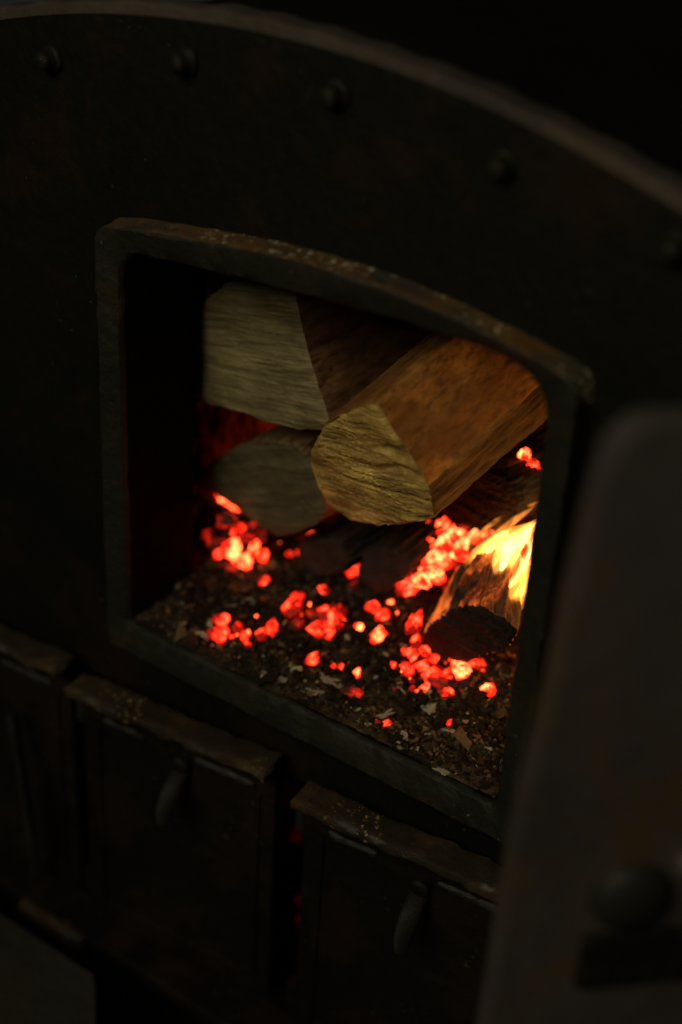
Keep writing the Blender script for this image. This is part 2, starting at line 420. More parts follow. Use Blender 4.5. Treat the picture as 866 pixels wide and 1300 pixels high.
# outer shell of the boiler behind the plate
def shell():
    bm = bmesh.new(); A = []; B = []; r2 = RR-.03
    for a in np.linspace(-1.05, 1.05, 61):
        A.append(bm.verts.new((cx+r2*math.sin(a), PY+.021, cz+r2*math.cos(a)))); B.append(bm.verts.new((cx+r2*math.sin(a), 1.6, cz+r2*math.cos(a))))
    for v in ((A[-1].co.x, GROUND), (A[0].co.x, GROUND)):
        A.append(bm.verts.new((v[0], PY+.021, v[1]))); B.append(bm.verts.new((v[0], 1.6, v[1])))
    n = len(A)
    for i in range(n): bm.faces.new((A[i], A[(i+1) % n], B[(i+1) % n], B[i]))
    bm.faces.new(B); return bm
bpart('shell', shell(), 'soot', False)

# studs along the arch
def stud_mesh():
    bm = bmesh.new(); prof = [(.0135, 0), (.0135, -.004), (.011, -.005), (.0095, -.006), (.0095, -.013), (.0082, -.0165), (.005, -.0185)]; n = 12; rings = []
    for i, (r, y) in enumerate(prof):
        rr = r
        rings.append([bm.verts.new((rr*math.cos(2*math.pi*k/n)*(1+.08*math.sin(3*k+i)), y, rr*math.sin(2*math.pi*k/n)*(1+.08*math.cos(2*k+i)))) for k in range(n)])
    for A, B in zip(rings, rings[1:]):
        for k in range(n): bm.faces.new((A[k], A[(k+1) % n], B[(k+1) % n], B[k]))
    bm.faces.new(rings[-1]); bmesh.ops.recalc_face_normals(bm, faces=bm.faces[:])
    me = bpy.data.meshes.new('stud'); bm.to_mesh(me); bm.free(); return me
sm = stud_mesh()
for i, (u, v) in enumerate([(55, 78), (227, 80), (418, 124), (630, 214), (850, 320)]):
    p = on_y(u, v, PY-.012)
    o = link('stud', sm, 'stud', boiler); o.matrix_parent_inverse = BI
    o.location = (p.x, PY+.0005, p.z); o.rotation_euler = (R(random.uniform(-8, 8)), R(40*i), R(random.uniform(-6, 6)))
for k in (-1, 1):                                        # the row goes on just outside the picture
    x = -.262 if k < 0 else .69
    o = link('stud', sm, 'stud', boiler); o.matrix_parent_inverse = BI; o.location = (x, PY+.0005, .548 if k < 0 else .53)

# frame round the fire hole: moulded profile between inner and outer outline
def frame():
    n = 360
    I = resample(INNER, n, 2)
    # matching outer points by direction from the centre
    c = np.array([.231, .22]); O = resample(OUTER, 4000)
    ao = np.arctan2(*(O-c).T[::-1]); od = np.argsort(ao)
    def outer_at(p):
        a = math.atan2(p[1]-c[1], p[0]-c[0]); k = np.searchsorted(ao[od], a) % len(od); return O[od[k]]
    E = np.array([outer_at(p) for p in I])
    for _ in range(2): E = .25*np.roll(E, 1, 0)+.5*E+.25*np.roll(E, -1, 0)
    prof = [(0, .112), (0, .03), (0, .009), (.03, .005), (.10, .002), (.5, -.001), (.90, -.004), (.97, -.003), (1.0, .000), (1.0, .008), (1.03, .016), (1.08, PY+.001)]
    bm = bmesh.new(); rings = []
    for k, (f, y) in enumerate(prof):
        P = I+(E-I)*f
        jit = .0010*fbm(P[:, 0]*60, P[:, 1]*60, k*.7, 9, 4) if 2 <= k else 0*P[:, 0]
        jo = .0012*fbm(P[:, 0]*45+7, P[:, 1]*45, k*.5, 19, 4)
        D = (E-I); D = D/np.linalg.norm(D, axis=1)[:, None]
        rings.append([bm.verts.new((p[0]+d[0]*q, y+j, p[1]+d[1]*q)) for p, j, q, d in zip(P, jit, np.broadcast_to(jo, (n,)), D)])
    for A, B in zip(rings, rings[1:]):
        for i in range(n): bm.faces.new((A[i], A[(i+1) % n], B[(i+1) % n], B[i]))
    return bm
fro = bpart('fire_hole_frame', frame(), 'frame', True)
fro['label'] = 'raised iron frame of the fire hole with rust along its top'
fro.data.materials.append(M['soot']); fro.data.materials.append(M['frame_rusty'])
for p in fro.data.polygons:
    band = (p.index//360)
    if band <= 1: p.material_index = 1                    # the tunnel behind the front edge is black with soot
    elif band >= 7 and p.center.z > .44: p.material_index = 2

# firebox: front ring sheet, sides, back, crown, grate
FX0, FX1, FY0, FY1, FZ1 = -.29, .67, .112, .80, .53
big = [(FX0, -.06), (FX1, -.06), (FX1, FZ1), (FX0, FZ1)]
bpart('firebox_front_sheet', prism(big, [[(x, z) for x, z in resample(INNER, 80, 1)]], lambda x, z: (x, FY0-.012, z), (0, .014, 0)), 'soot')
for nm, b in (('firebox_side_sheet', (FX0-.02, FX0, FY0-.012, FY1, -.06, FZ1)), ('firebox_side_sheet', (FX1, FX1+.02, FY0-.012, FY1, -.06, FZ1)),
              ('firebox_back_sheet', (FX0-.02, FX1+.02, FY1+.0005, FY1+.02, -.06, FZ1)), ('firebox_crown_sheet', (FX0-.02, FX1+.02, FY0-.012, FY1+.02, FZ1+.0005, FZ1+.02))):
    bpart(nm, box(*b), 'firewall')
for k in range(11):                                      # grate bars under the ash
    x = FX0+.03+k*.086
    bpart('grate_bar', box(x, x+.05, FY0+.002, FY1-.002, -.06, -.03, .004), 'soot')
bpart('dead_plate', box(-.03, .49, PY+.021, FY0+.001, -.03, -.006), 'soot')
bpart('ash_pit_floor', box(ASH0-.02, ASH1+.02, PY+.021, FY1, -.56, -.54), 'soot')
bpart('ash_pit_back', box(ASH0-.02, ASH1+.02, FY1+.001, FY1+.02, -.56, -.062), 'soot')
for x in (ASH0-.021, ASH1+.001): bpart('ash_pit_side', box(x, x+.02, PY+.021, FY1, -.539, -.062), 'soot')

# ash doors, hinged at their right edge, left edges standing ajar
HT = .372
def ash_door(px, py, rot, label, top, W=.292):
    d = empty('ash_door', (0, 0, 0), boiler); d.matrix_parent_inverse = BI
    d['label'] = label
    d.location = (px, py, top); d.rotation_euler = (0, 0, rot)
    bpy.context.view_layer.update()
    # local: x from -W to 0 (hinge at 0), y outward is negative, z from -HT to 0
    from_bm('door_panel', box(-W, 0, -.006, .006, -HT, -.004, .002), 'ashdoor', d)
    from_bm('ledge', rough_box(-W-.004, .002, -.036, .004, -.0035, .0095, .0014, int(100*px)+70), 'ledge', d, True)
    for a, b in ((-W+.03, -W+.09), (-.105, -.025)):
        r = from_bm('rib', rough_box(a, b, -.011, -.0045, -.046, -.036, .0014, int(100*(px+a))+70, .004), 'bare', d, True)
    # panel moulding: thin raised frame
    for nm, bx_ in (('moulding', (-W+.018, -W+.026, -.0095, -.0045, -HT+.03, -.05)), ('moulding', (-.026, -.018, -.0095, -.0045, -HT+.03, -.05)), ('moulding', (-W+.0262, -.0262, -.0095, -.0045, -HT+.03, -HT+.038))):
        from_bm(nm, box(*bx_, .002), 'ashdoor', d)
    # catch: boss and projecting flat tongue
    h0 = -W*.46
    boss = tube([(h0, -.005, -.052), (h0, -.016, -.052), (h0, -.019, -.052)], [.012, .011, .006], 14)
    from_bm('catch_boss', boss, 'ashdoor', d, True)
    path = [(h0, -.006, -.060), (h0+.001, -.022, -.064), (h0+.002, -.038, -.076), (h0+.003, -.048, -.092), (h0+.004, -.052, -.106)]
    from_bm('catch_handle', tube(path, [.0095, .0100, .0105, .0105, .0098], 12, .34), 'handle', d, True)
    for z in (-.045, -HT+.05):
        from_bm('hinge_knuckle', tube([(-W-.008, .004, z-.016), (-W-.008, .004, z+.016)], [.008, .008], 12), 'bare' if z > -.1 else 'ashdoor', d, True)
    return d
ash_door(-.088, -.004, R(5), 'left ash door, cut off by the edge of the picture', -.089)
ash_door(.212, .002, R(6), 'middle ash door with speckled ledge and projecting catch handle', -.083, .262)
ash_door(.528, .006, R(5), 'right ash door standing ajar, half hidden by the open fire door', -.079, .264)
# sill under the ash doors and a strap on the left door
sl = bpart('ash_door_sill', box(ASH0, ASH1, -.045, PY-.001, -.502, -.486, .004), 'ashdoor')
bpart('sill_lit_block', rough_box(-.155, -.045, -.062, -.0455, -.500, -.478, .002, 9), 'ledge')  # lighter rusty block added for the lit stretch of the sill
strap = []
for uv, y in (((14, 905), -.045), ((24, 960), -.055), ((33, 1020), -.060), ((39, 1070), -.058), ((45, 1108), -.045)):
    strap.append(on_y(*uv, y))
bpart('door_strap', tube(strap, [.008, .009, .010, .010, .008], 12, .6), 'bare', True)

# fire door, swung open into the right foreground
DP = on_plane(690, 920, (.63, -.30, .3), Vector((.7071, -.7071, 0)))
DDIR = Vector((.7071, .7071, 0)); DN = Vector((.7071, -.7071, 0))
def dpix(u, v):
    p = on_plane(u, v, DP, DN); return ((p-DP).dot(DDIR), p.z)
outl = [dpix(*q) for q in [(598, 1420), (623, 1269), (638, 1177), (652, 1085), (672, 992), (683, 957), (704, 873), (721, 788), (741, 704), (763, 619), (775, 580), (788, 553), (806, 538), (830, 534), (866, 537)]]
hw = -DP.y/.7071                                          # reaches the boiler plate at the hinge
topz = max(z for s, z in outl)
outl[0] = (outl[1][0]-.004, -.10)
outl += [(hw*.5, topz-.006), (hw*.8, topz-.05), (hw-.02, topz-.15), (hw-.02, -.10)]
door = empty('fire_door', DP, boiler); door.matrix_parent_inverse = BI
door['label'] = 'open rusty fire door, blurred in the right foreground'
door.location = (DP.x, DP.y, 0); door.rotation_euler = (0, 0, R(45))
sp = [tuple(p) for p in resample(outl, 160, 2)]
from_bm('door_plate', prism(sp, [], lambda s, z: (s, 0, z), (0, .022, 0), .004), 'firedoor', door)
sb = dpix(800, 1135)
def dome(r, h, n=20):
    return tube([(0, 0, 0), (0, -h*.35, 0), (0, -h*.7, 0), (0, -h*.92, 0), (0, -h, 0)], [r, r*.97, r*.8, r*.5, r*.15], n)
b = dome(.030, .016); bmesh.ops.translate(b, verts=b.verts[:], vec=(sb[0], .001, sb[1])); from_bm('bolt', b, 'bare', door, True)
sb2 = dpix(872, 1092)
b = dome(.010, .016); bmesh.ops.translate(b, verts=b.verts[:], vec=(sb2[0], .001, sb2[1])); from_bm('bolt', b, 'rim', door, True)
sb3 = dpix(738, 1205)
from_bm('hinge_strap', box(sb[0]-.03, hw-.03, -.008, .0015, sb[1]-.085, sb[1]-.035, .003), 'ashdoor', door)
for z in (topz-.25, 0.0):
    from_bm('hinge_arm', box(hw-.06, hw+.035, .0225, .034, z-.02, z+.02, .003), 'ashdoor', door)

# ------------------------------------------------------------------ iron step, lower left foreground
SZ = -.40
c0 = on_z(-60, 1133, SZ); c1 = on_z(146, 1238, SZ)
step = empty('iron_step', (0, -.3, GROUND)); tag(step, 'blurred dark iron step plate in the lower left corner', 'step')
bpy.context.view_layer.update(); SI = step.matrix_world.inverted()
def spart(nm, bm, mat):
    o = from_bm(nm, bm, mat, step); o.matrix_parent_inverse = SI; return o
yb = .5*(c0.y+c1.y); xr = c1.x
sp_ = [(-.75, yb), (xr-.02, yb), (xr, yb-.018), (xr+.05, yb-.07), (xr+.06, yb-.32), (-.75, yb-.32)]
spart('step_plate', prism(sp_, [], lambda x, y: (x, y, SZ-.02), (0, 0, .02), .003), 'step')
for x in (-.68, xr-.06):
    for y in (yb-.29, yb-.06): spart('leg', box(x, x+.03, y, y+.03, GROUND, SZ-.0205, .002), 'ashdoor')

# ------------------------------------------------------------------ ash bed
def ash_h(x, y):
    b = .004 + .016*np.clip((y-.06)/.25, 0, 1) + .05*np.clip((y-.33)/.3, 0, 1) + .025*np.clip((x-.25)/.2, 0, 1)*np.clip((y-.18)/.15, 0, 1)
    n = .006*fbm(x*22, y*22, 0, 3, 5, .55) + .0045*np.abs(fbm(x*60, y*60, 2, 8, 4, .6))
    return b + n*np.clip((y+.012)/.05, .35, 1)
def ash_bed():
    nx, ny = 300, 240
    X, Y = np.meshgrid(np.linspace(FX0+.002, FX1-.002, nx), np.linspace(FY0+.004, FY1-.002, ny), indexing='ij')
    # front part inside the tunnel has its own sheet width, so build two sheets joined in one mesh
    def sheet(X, Y, off):
        Z = ash_h(X, Y); v = np.stack([X, Y, Z], -1).reshape(-1, 3); a, b = X.shape
        i = (np.arange(a-1)[:, None]*b+np.arange(b-1)[None]).ravel()
        return v, np.stack([i, i+b, i+b+1, i+1], 1)+off
    v1, f1 = sheet(X, Y, 0)
    X2, Y2 = np.meshgrid(np.linspace(-.003, .4655, 190), np.linspace(.006, FY0+.004, 60), indexing='ij')
    v2, f2 = sheet(X2, Y2, len(v1))
    me = bpy.data.meshes.new('ash_bed'); me.from_pydata(np.vstack([v1, v2]).tolist(), [], np.vstack([f1, f2]).tolist()); me.update()
    return me
tag(link('ash_bed', ash_bed(), 'ash'), 'grey brown bed of ash covering the firebox floor', 'ash', kind='stuff')

def crumbs(n):
    V = []; F = []; C = []
    for i in range(n):
        if rng.random() < .62:
            x = rng.uniform(.0, .462); y = rng.uniform(.012, .20)
        else:
            x = rng.uniform(-.12, .5); y = rng.uniform(.12, .42)
        if y < FY0+.01 and not (.0 < x < .462): continue
        lump_ = i < 420                                   # broken charcoal among the ash
        s = rng.uniform(.0025, .0062) if lump_ else min(.0010*math.exp(rng.normal(0, .55)), .0065)
        if lump_: x, y = rng.uniform(.0, .45), rng.uniform(.07, .30)
        if y < FY0+.01 and not (.006 < x < .456): continue
        z = float(ash_h(np.array(x), np.array(y)))+s*.15
        Rm = np.array(Matrix.Rotation(rng.uniform(0, 6.28), 3, 'Z') @ Matrix.Rotation(rng.normal(0, .5), 3, 'X') @ Matrix.Rotation(rng.normal(0, .5), 3, 'Y'))
        k = 5; a = np.sort(rng.uniform(0, 6.28, k)); rr = rng.uniform(.6, 1.3, k)
        el = rng.uniform(1, 2.6) if rng.random() < .35 else 1
        top = np.stack([np.cos(a)*rr*el*.8, np.sin(a)*rr*.8, rng.uniform(.2, .6, k)], 1); bot = np.stack([np.cos(a)*rr*el, np.sin(a)*rr, rng.uniform(-.5, -.1, k)], 1)
        P = (np.vstack([top, bot])*s*1.6)@Rm.T+[x, y, z]
        o = len(V)*1; base = o
        V.extend(P.tolist())
        F.append([base+j for j in range(k)])
        for j in range(k): F.append([base+j, base+k+j, base+k+(j+1) % k, base+(j+1) % k])
        q = rng.random() if not lump_ else rng.random()*.5
        c = (.014, .010, .007) if q < .50 else ((.055, .034, .018) if q < .82 else ((.15, .092, .042) if q < .975 else (.40, .32, .21)))
        C.extend([tuple(t*rng.uniform(.7, 1.2) for t in c)+(1,)]*(2*k))
    me = bpy.data.meshes.new('ash_crumbs'); me.from_pydata(V, [], F); me.update()
    at = me.color_attributes.new('col', 'FLOAT_COLOR', 'POINT'); at.data.foreach_set('color', np.array(C).ravel())
    return me
tag(link('ash_crumbs', crumbs(17000), 'crumb', smooth=False), 'small crumbs of ash and charcoal strewn over the ash bed', 'ash', kind='stuff')

# ------------------------------------------------------------------ firewood
def lump(c, axis):
    d = Vector(axis).normalized(); xx = d.cross(Vector((0, 0, 1))).normalized(); zz = xx.cross(d).normalized()
    if xx.x < 0: xx = -xx
    return d, xx, zz
def firewood(name, label, outline, anchor, axis, length, bark_sel, mats, seed, ridge=.0012, rough=.0016, smooth=3, taper=0.0, group='split logs in the fire', ridge_ang=0.0, burn=0.0, cat='log', cut=None, local=False):
    """outline: photo pixels of the cut end, cast on the plane through anchor square to the axis"""
    d, xx, zz = lump(anchor, axis); anchor = Vector(anchor)
    pts = []; fn = Vector(cut).normalized() if cut else d
    for u, v in outline:
        if local: pts.append((u, v)); continue
        p = on_plane(u, v, anchor, fn)-anchor; pts.append((p.dot(xx), p.dot(zz)))
    NP = 220; P = resample(pts, NP, smooth); c = P.mean(0)
    ox, oz = -fn.dot(xx)/fn.dot(d), -fn.dot(zz)/fn.dot(d)   # oblique cut: offset along the axis
    root = empty(name); root.matrix_world = Matrix((xx, d, zz)).transposed().to_4x4() @ Matrix.Identity(4)
    mw = Matrix((xx, d, zz)).transposed().to_4x4(); mw.translation = anchor; root.matrix_world = mw
    tag(root, label, cat, group)
    per = np.linspace(0, 1, NP, endpoint=False)*np.linalg.norm(np.diff(np.vstack([P, P[:1]]), axis=0), axis=1).sum()
    nrm = P-c; nrm = nrm/np.linalg.norm(nrm, axis=1)[:, None]
    if isinstance(bark_sel, tuple):                      # bark between two corners of the outline
        Q = np.array(pts+pts[:1]); cl = np.r_[0, np.cumsum(np.linalg.norm(np.diff(Q, axis=0), axis=1))]; b0, b1 = cl[bark_sel[0]]/cl[-1], cl[bark_sel[1]]/cl[-1]
        bark_sel = lambda t: b0 < t < b1
    isb = np.array([bark_sel(i/NP) for i in range(NP)])
    NL = 110; ys = np.linspace(0, 1, NL)**1.15*length
    V = np.zeros((NL, NP, 3))
    for k, y in enumerate(ys):
        grain = fbm(P[:, 0]*190, P[:, 1]*190, y*20, seed, 4, .6)
        broad = fbm(P[:, 0]*30, P[:, 1]*30, y*6, seed+3, 3, .5)
        cr = -np.clip(vnoise(P[:, 0]*95, P[:, 1]*95, y*5, seed+11)-.45, 0, 1)*2.5
        disp = rough*grain*np.where(isb, 2.2, .8)+rough*1.6*broad + rough*cr
        if burn: disp = disp - burn*np.clip(fbm(P[:, 0]*28+3, P[:, 1]*28, y*22, seed+31, 4, .55), -.3, 1)*(.3+y/length)
        e = math.exp(-y/.004)                            # edge fray at the cut
        disp = disp*(1-.5*e) - .0012*e
        s = 1-taper*y/length
        Q = c+(P-c)*s+nrm*disp[:, None]
        V[k, :, 0] = Q[:, 0]; V[k, :, 1] = y+(Q[:, 0]*ox+Q[:, 1]*oz)*(1-y/length); V[k, :, 2] = Q[:, 1]
    idx = np.arange(NL*NP).reshape(NL, NP)
    def side(sel, nm, mat):
        f = []
        for i in range(NP):
            if isb[i] != sel: continue
            j = (i+1) % NP
            f += [(idx[k, i], idx[k, j], idx[k+1, j], idx[k+1, i]) for k in range(NL-1)]
        if not f: return
        f = np.array(f); used, inv = np.unique(f, return_inverse=True)
        me = bpy.data.meshes.new(nm); me.from_pydata(V.reshape(-1, 3)[used].tolist(), [], inv.reshape(f.shape).tolist()); me.update()
        link(nm, me, mat, root)
    side(False, 'split_side', mats[1]); side(True, 'bark', mats[2])
    # cut end: concentric rings with saw ridges
    K = 46; rings = []; rim0 = V[0]
    ca, sa = math.cos(ridge_ang), math.sin(ridge_ang)
    for k in range(K):
        f = 1-k/K
        q = c+(rim0[:, [0, 2]]-c)*f
        s = q[:, 1]*ca+q[:, 0]*sa; a = q[:, 0]*ca-q[:, 1]*sa
        hgt = ridge*(fbm(s*150+1.2*vnoise(a*18, s*18, 0, seed+5), a*9, 0, seed+7, 4, .6)+.6*fbm(q[:, 0]*400, q[:, 1]*400, 0, seed+8, 2)) + .002*vnoise(q[:, 0]*25, q[:, 1]*25, 0, seed+9)
        hgt = hgt*min(1, (k+.3)*.5) + .0014*max(0, 1-k/3)
        rings.append(np.stack([q[:, 0], hgt-.0006*min(k, 3)+q[:, 0]*ox+q[:, 1]*oz, q[:, 1]], 1))
    rings[0] = V[0].copy()
    Vc = np.vstack(rings+[np.array([[c[0], c[0]*ox+c[1]*oz, c[1]]])]); F = []
    for k in range(K-1):
        for i in range(NP):
            j = (i+1) % NP; F.append((k*NP+i, (k+1)*NP+i, (k+1)*NP+j, k*NP+j))
    for i in range(NP): F.append(((K-1)*NP+i, K*NP, (K-1)*NP+(i+1) % NP))
    me = bpy.data.meshes.new('cut_end'); me.from_pydata(Vc.tolist(), [], F); me.update(); link('cut_end', me, mats[0], root)
    # far end
    me = bpy.data.meshes.new('far_end'); me.from_pydata(V[-1].tolist(), [], [list(range(NP))]); me.update(); link('far_end', me, mats[1], root, False)
    return root

# large split log in front, cut end towards us, tilted up into the fire
firewood('split_log', 'large pale split log with ridged sawn end, foremost in the fire hole',
         [(479, 511), (500, 545), (524, 580), (545, 616), (552, 659), (520, 665), (480, 667), (445, 660), (417, 640), (402, 614), (394, 590), (394, 572), (402, 555), (413, 538), (430, 526), (455, 515)],
         on_y(475, 595, .075), (.20, .95, .40), .34, (3, 7), ('end_big', 'side_big', 'bark_big'), 3, ridge=.0016, rough=.0013, smooth=0, ridge_ang=R(-17))
# upper left log
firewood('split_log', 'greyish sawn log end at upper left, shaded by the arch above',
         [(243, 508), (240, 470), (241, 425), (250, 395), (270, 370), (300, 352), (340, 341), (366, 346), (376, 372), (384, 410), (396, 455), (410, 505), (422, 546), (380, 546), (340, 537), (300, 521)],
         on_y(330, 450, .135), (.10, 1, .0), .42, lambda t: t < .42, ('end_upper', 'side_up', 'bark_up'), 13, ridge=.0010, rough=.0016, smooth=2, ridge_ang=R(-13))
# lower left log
firewood('split_log', 'wedge-shaped log end coloured as in shade, below the upper left log',
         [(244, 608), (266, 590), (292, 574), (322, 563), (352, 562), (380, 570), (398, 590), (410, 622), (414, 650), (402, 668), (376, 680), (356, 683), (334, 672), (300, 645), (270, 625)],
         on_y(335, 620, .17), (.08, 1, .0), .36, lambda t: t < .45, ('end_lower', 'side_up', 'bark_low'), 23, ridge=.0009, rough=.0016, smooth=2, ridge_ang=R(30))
# dark log behind, under the big one
def circ(u, v, a, b, n=16, rot=0):
    return [(u+a*math.cos(t)*math.cos(rot)-b*math.sin(t)*math.sin(rot), v+a*math.cos(t)*math.sin(rot)+b*math.sin(t)*math.cos(rot)) for t in np.linspace(0, 2*math.pi, n, endpoint=False)]
firewood('charred_log', 'dark smouldering log wedged beneath the large split log at right',
         circ(608, 632, 60, 40, rot=.12), on_y(608, 632, .235), (.22, .95, .05), .30, lambda t: True, ('char', 'char', 'char'), 33, rough=.002, group='charred logs on the embers')
firewood('charred_log', 'burning log stub with charred black end, low at right beside the flame',
         [(533, 822), (540, 797), (560, 778), (585, 768), (612, 769), (640, 783), (657, 803), (648, 822), (622, 833), (592, 839), (560, 836)],
         on_y(594, 804, .135), (-.22, .80, .52), .085, lambda t: True, ('char_end', 'char_glow', 'char_glow'), 43, rough=.0022, taper=.40, burn=.004, cut=(.05, .9, .30), group='charred logs on the embers')
firewood('charred_log', 'black round log lying under the large split log, left of two',
         circ(408, 706, 32, 27), on_y(408, 706, .195), (.12, .95, .02), .28, lambda t: True, ('char', 'char', 'char'), 53, rough=.002, burn=.003, group='charred logs on the embers')
firewood('charred_log', 'black round log end under the large split log, right of two',
         circ(486, 722, 34, 30), on_y(486, 722, .19), (.02, .97, .03), .28, lambda t: True, ('char', 'char', 'char'), 63, rough=.002, burn=.003, group='charred logs on the embers')

# a log standing on end behind the two on the left, lit red by unseen embers added at its foot
firewood('split_log', 'reddish lit log standing on end behind the two logs at left',
         [(.075, .0), (.060, .035), (.02, .055), (-.03, .05), (-.07, .02), (-.08, -.02), (-.04, -.05), (.0, -.058), (.03, -.035), (.045, -.045)], (-.15, .36, .02), (.03, .06, 1), .345,
         lambda t: t < .45, ('side_up', 'bark_red', 'bark_red'), 73, rough=.004, smooth=2, burn=.006, local=True)

# ------------------------------------------------------------------ embers
def ember_mesh(seed, amp=.20):
    g = np.random.default_rng(seed*13+5)
    bm = bmesh.new(); bmesh.ops.create_icosphere(bm, subdivisions=4, radius=1.0)
    P = np.array([v.co for v in bm.verts]); N = g.normal(size=(11, 3)); N /= np.linalg.norm(N, axis=1)[:, None]; D = g.uniform(.45, .95, 11)
    dot = P@N.T; r = np.where(dot > .05, D/np.maximum(dot, .05), 9).min(1); r = np.minimum(r, 1.25)
    r = r*(1+amp*fbm(P[:, 0]*2.2+seed*7, P[:, 1]*2.2, P[:, 2]*2.2, seed, 4, .55))
    crack = np.abs(vnoise(P[:, 0]*2.6+seed*3, P[:, 1]*2.6, P[:, 2]*2.6, seed+40)); r = r*(1-.22*np.clip(1-crack/.10, 0, 1))
    n = P*r[:, None]
    for v, q in zip(bm.verts, n): v.co = Vector(q)
    me = bpy.data.meshes.new('ember'); bm.to_mesh(me); bm.free(); return me
EM = {}
for k in ('hot', 'mid', 'dull', 'faint', 'core'):
    EM[k] = []
    for s in range(7):
        me = ember_mesh(s+1); me.materials.append(M['ember_'+k]); EM[k].append(me)
ORD = ['leftmost'] + [w_ + ' from the left' for w_ in 'second third fourth fifth sixth seventh eighth ninth tenth eleventh twelfth thirteenth fourteenth fifteenth sixteenth seventeenth eighteenth nineteenth twentieth twenty-first twenty-second twenty-third twenty-fourth'.split()]
def number(es, what):
    us = sorted(range(len(es)), key=lambda i: (es[i][0], es[i][1]))
    return [f"{what}, {ORD[us.index(i)]}" for i in range(len(es))]
def put_ember(u, v, wp, hp, lift, heat, label, group, y=None):
    p = on_y(u, v, y) if y is not None else on_z(u, v, .02)
    if y is None:
        for _ in range(4): p = on_z(u, v, float(ash_h(np.array(p.x), np.array(p.y)))+lift)
    t = depth(p)/FPX
    o = link('ember', random.choice(EM[heat]), None, None)
    o.location = p; sx, sz = .5*wp*t*1.18, .5*hp*t*1.18
    o.scale = (sx, .75*(sx+sz), sz); o.rotation_euler = (random.uniform(-.25, .25), random.uniform(-.25, .25), R(33)+random.uniform(-.3, .3))
    tag(o, label, 'ember', group); return o
G1 = ('glowing ember in the heap at left under the log stack', 'embers in the left heap')
G1E = [(298, 697, 20, 27, .03, 'hot'), (321, 697, 13, 23, .03, 'hot'), (311, 712, 24, 18, .012, 'hot'), (335, 705, 13, 16, .015, 'mid'), (311, 680, 18, 16, .05, 'mid'), (279, 703, 15, 11, .008, 'mid'),
          (290, 660, 30, 26, .07, 'dull'), (334, 680, 14, 14, .045, 'dull'), (270, 688, 24, 14, .03, 'dull'), (297, 718, 24, 11, .004, 'dull'), (322, 668, 16, 14, .06, 'dull'), (302, 675, 24, 18, .045, 'mid'), (283, 690, 18, 15, .025, 'dull'), (264, 678, 14, 14, .04, 'dull')]
for e, lab in zip(G1E, number(G1E, 'glowing ember in the heap at left under the log stack')):
    put_ember(*e, lab, G1[1])
G2 = ('small glowing ember lying alone on the ash', 'embers scattered on the ash')
G2E = [(337, 738, 13, 13, .004, 'mid'), (332, 764, 10, 9, .003, 'dull'), (368, 702, 10, 10, .006, 'mid'), (381, 702, 10, 10, .006, 'mid'), (397, 680, 12, 10, .01, 'hot'), (409, 749, 12, 14, .005, 'mid'),
          (398, 836, 15, 18, .005, 'mid'), (424, 845, 7, 6, .003, 'mid'), (433, 846, 8, 7, .003, 'mid'), (453, 854, 9, 10, .003, 'hot'), (457, 797, 11, 11, .004, 'hot'), (437, 778, 9, 13, .004, 'dull'),
          (451, 723, 20, 18, .008, 'mid'), (448, 743, 14, 12, .005, 'dull'), (481, 806, 18, 19, .006, 'hot'), (497, 680, 14, 13, .03, 'hot'), (489, 668, 26, 8, .04, 'hot'), (492, 918, 11, 6, .003, 'mid'), (480, 917, 9, 6, .003, 'dull'),
          (571, 917, 6, 9, .004, 'mid'), (618, 875, 18, 12, .004, 'hot'), (452, 880, 30, 7, .003, 'dull')]
for e, lab in zip(G2E, number(G2E, 'small glowing ember alone on the ash')):
    put_ember(*e, lab, G2[1])
G3 = ('glowing ember in the short row at front left of the ash', 'embers in the front left row')
G3E = [(284, 787, 19, 15, .010, 'mid'), (281, 804, 25, 17, .006, 'mid'), (300, 798, 11, 20, .006, 'mid'), (311, 807, 11, 13, .005, 'mid'), (330, 805, 12, 18, .005, 'mid'), (346, 797, 14, 24, .006, 'mid')]
for e, lab in zip(G3E, number(G3E, 'glowing ember in the short front left row')):
    put_ember(*e, lab, G3[1])
G4 = ('glowing ember in the cluster on the middle of the ash', 'embers in the middle cluster')
G4E = [(375, 760, 18, 15, .010, 'mid'), (368, 770, 22, 12, .006, 'mid'), (423, 786, 20, 36, .010, 'mid'), (411, 776, 18, 12, .012, 'mid'), (402, 797, 32, 11, .005, 'mid'), (378, 791, 18, 14, .004, 'dull'), (398, 778, 24, 14, .004, 'dull'), (418, 802, 18, 14, .006, 'mid'),
          (476, 770, 18, 16, .008, 'mid'), (487, 780, 18, 13, .006, 'mid')]
for e, lab in zip(G4E, number(G4E, 'glowing ember in the cluster mid ash')):
    put_ember(*e, lab, G4[1])
G5 = ('glowing ember in the bright heap below the large split log', 'embers in the main heap')
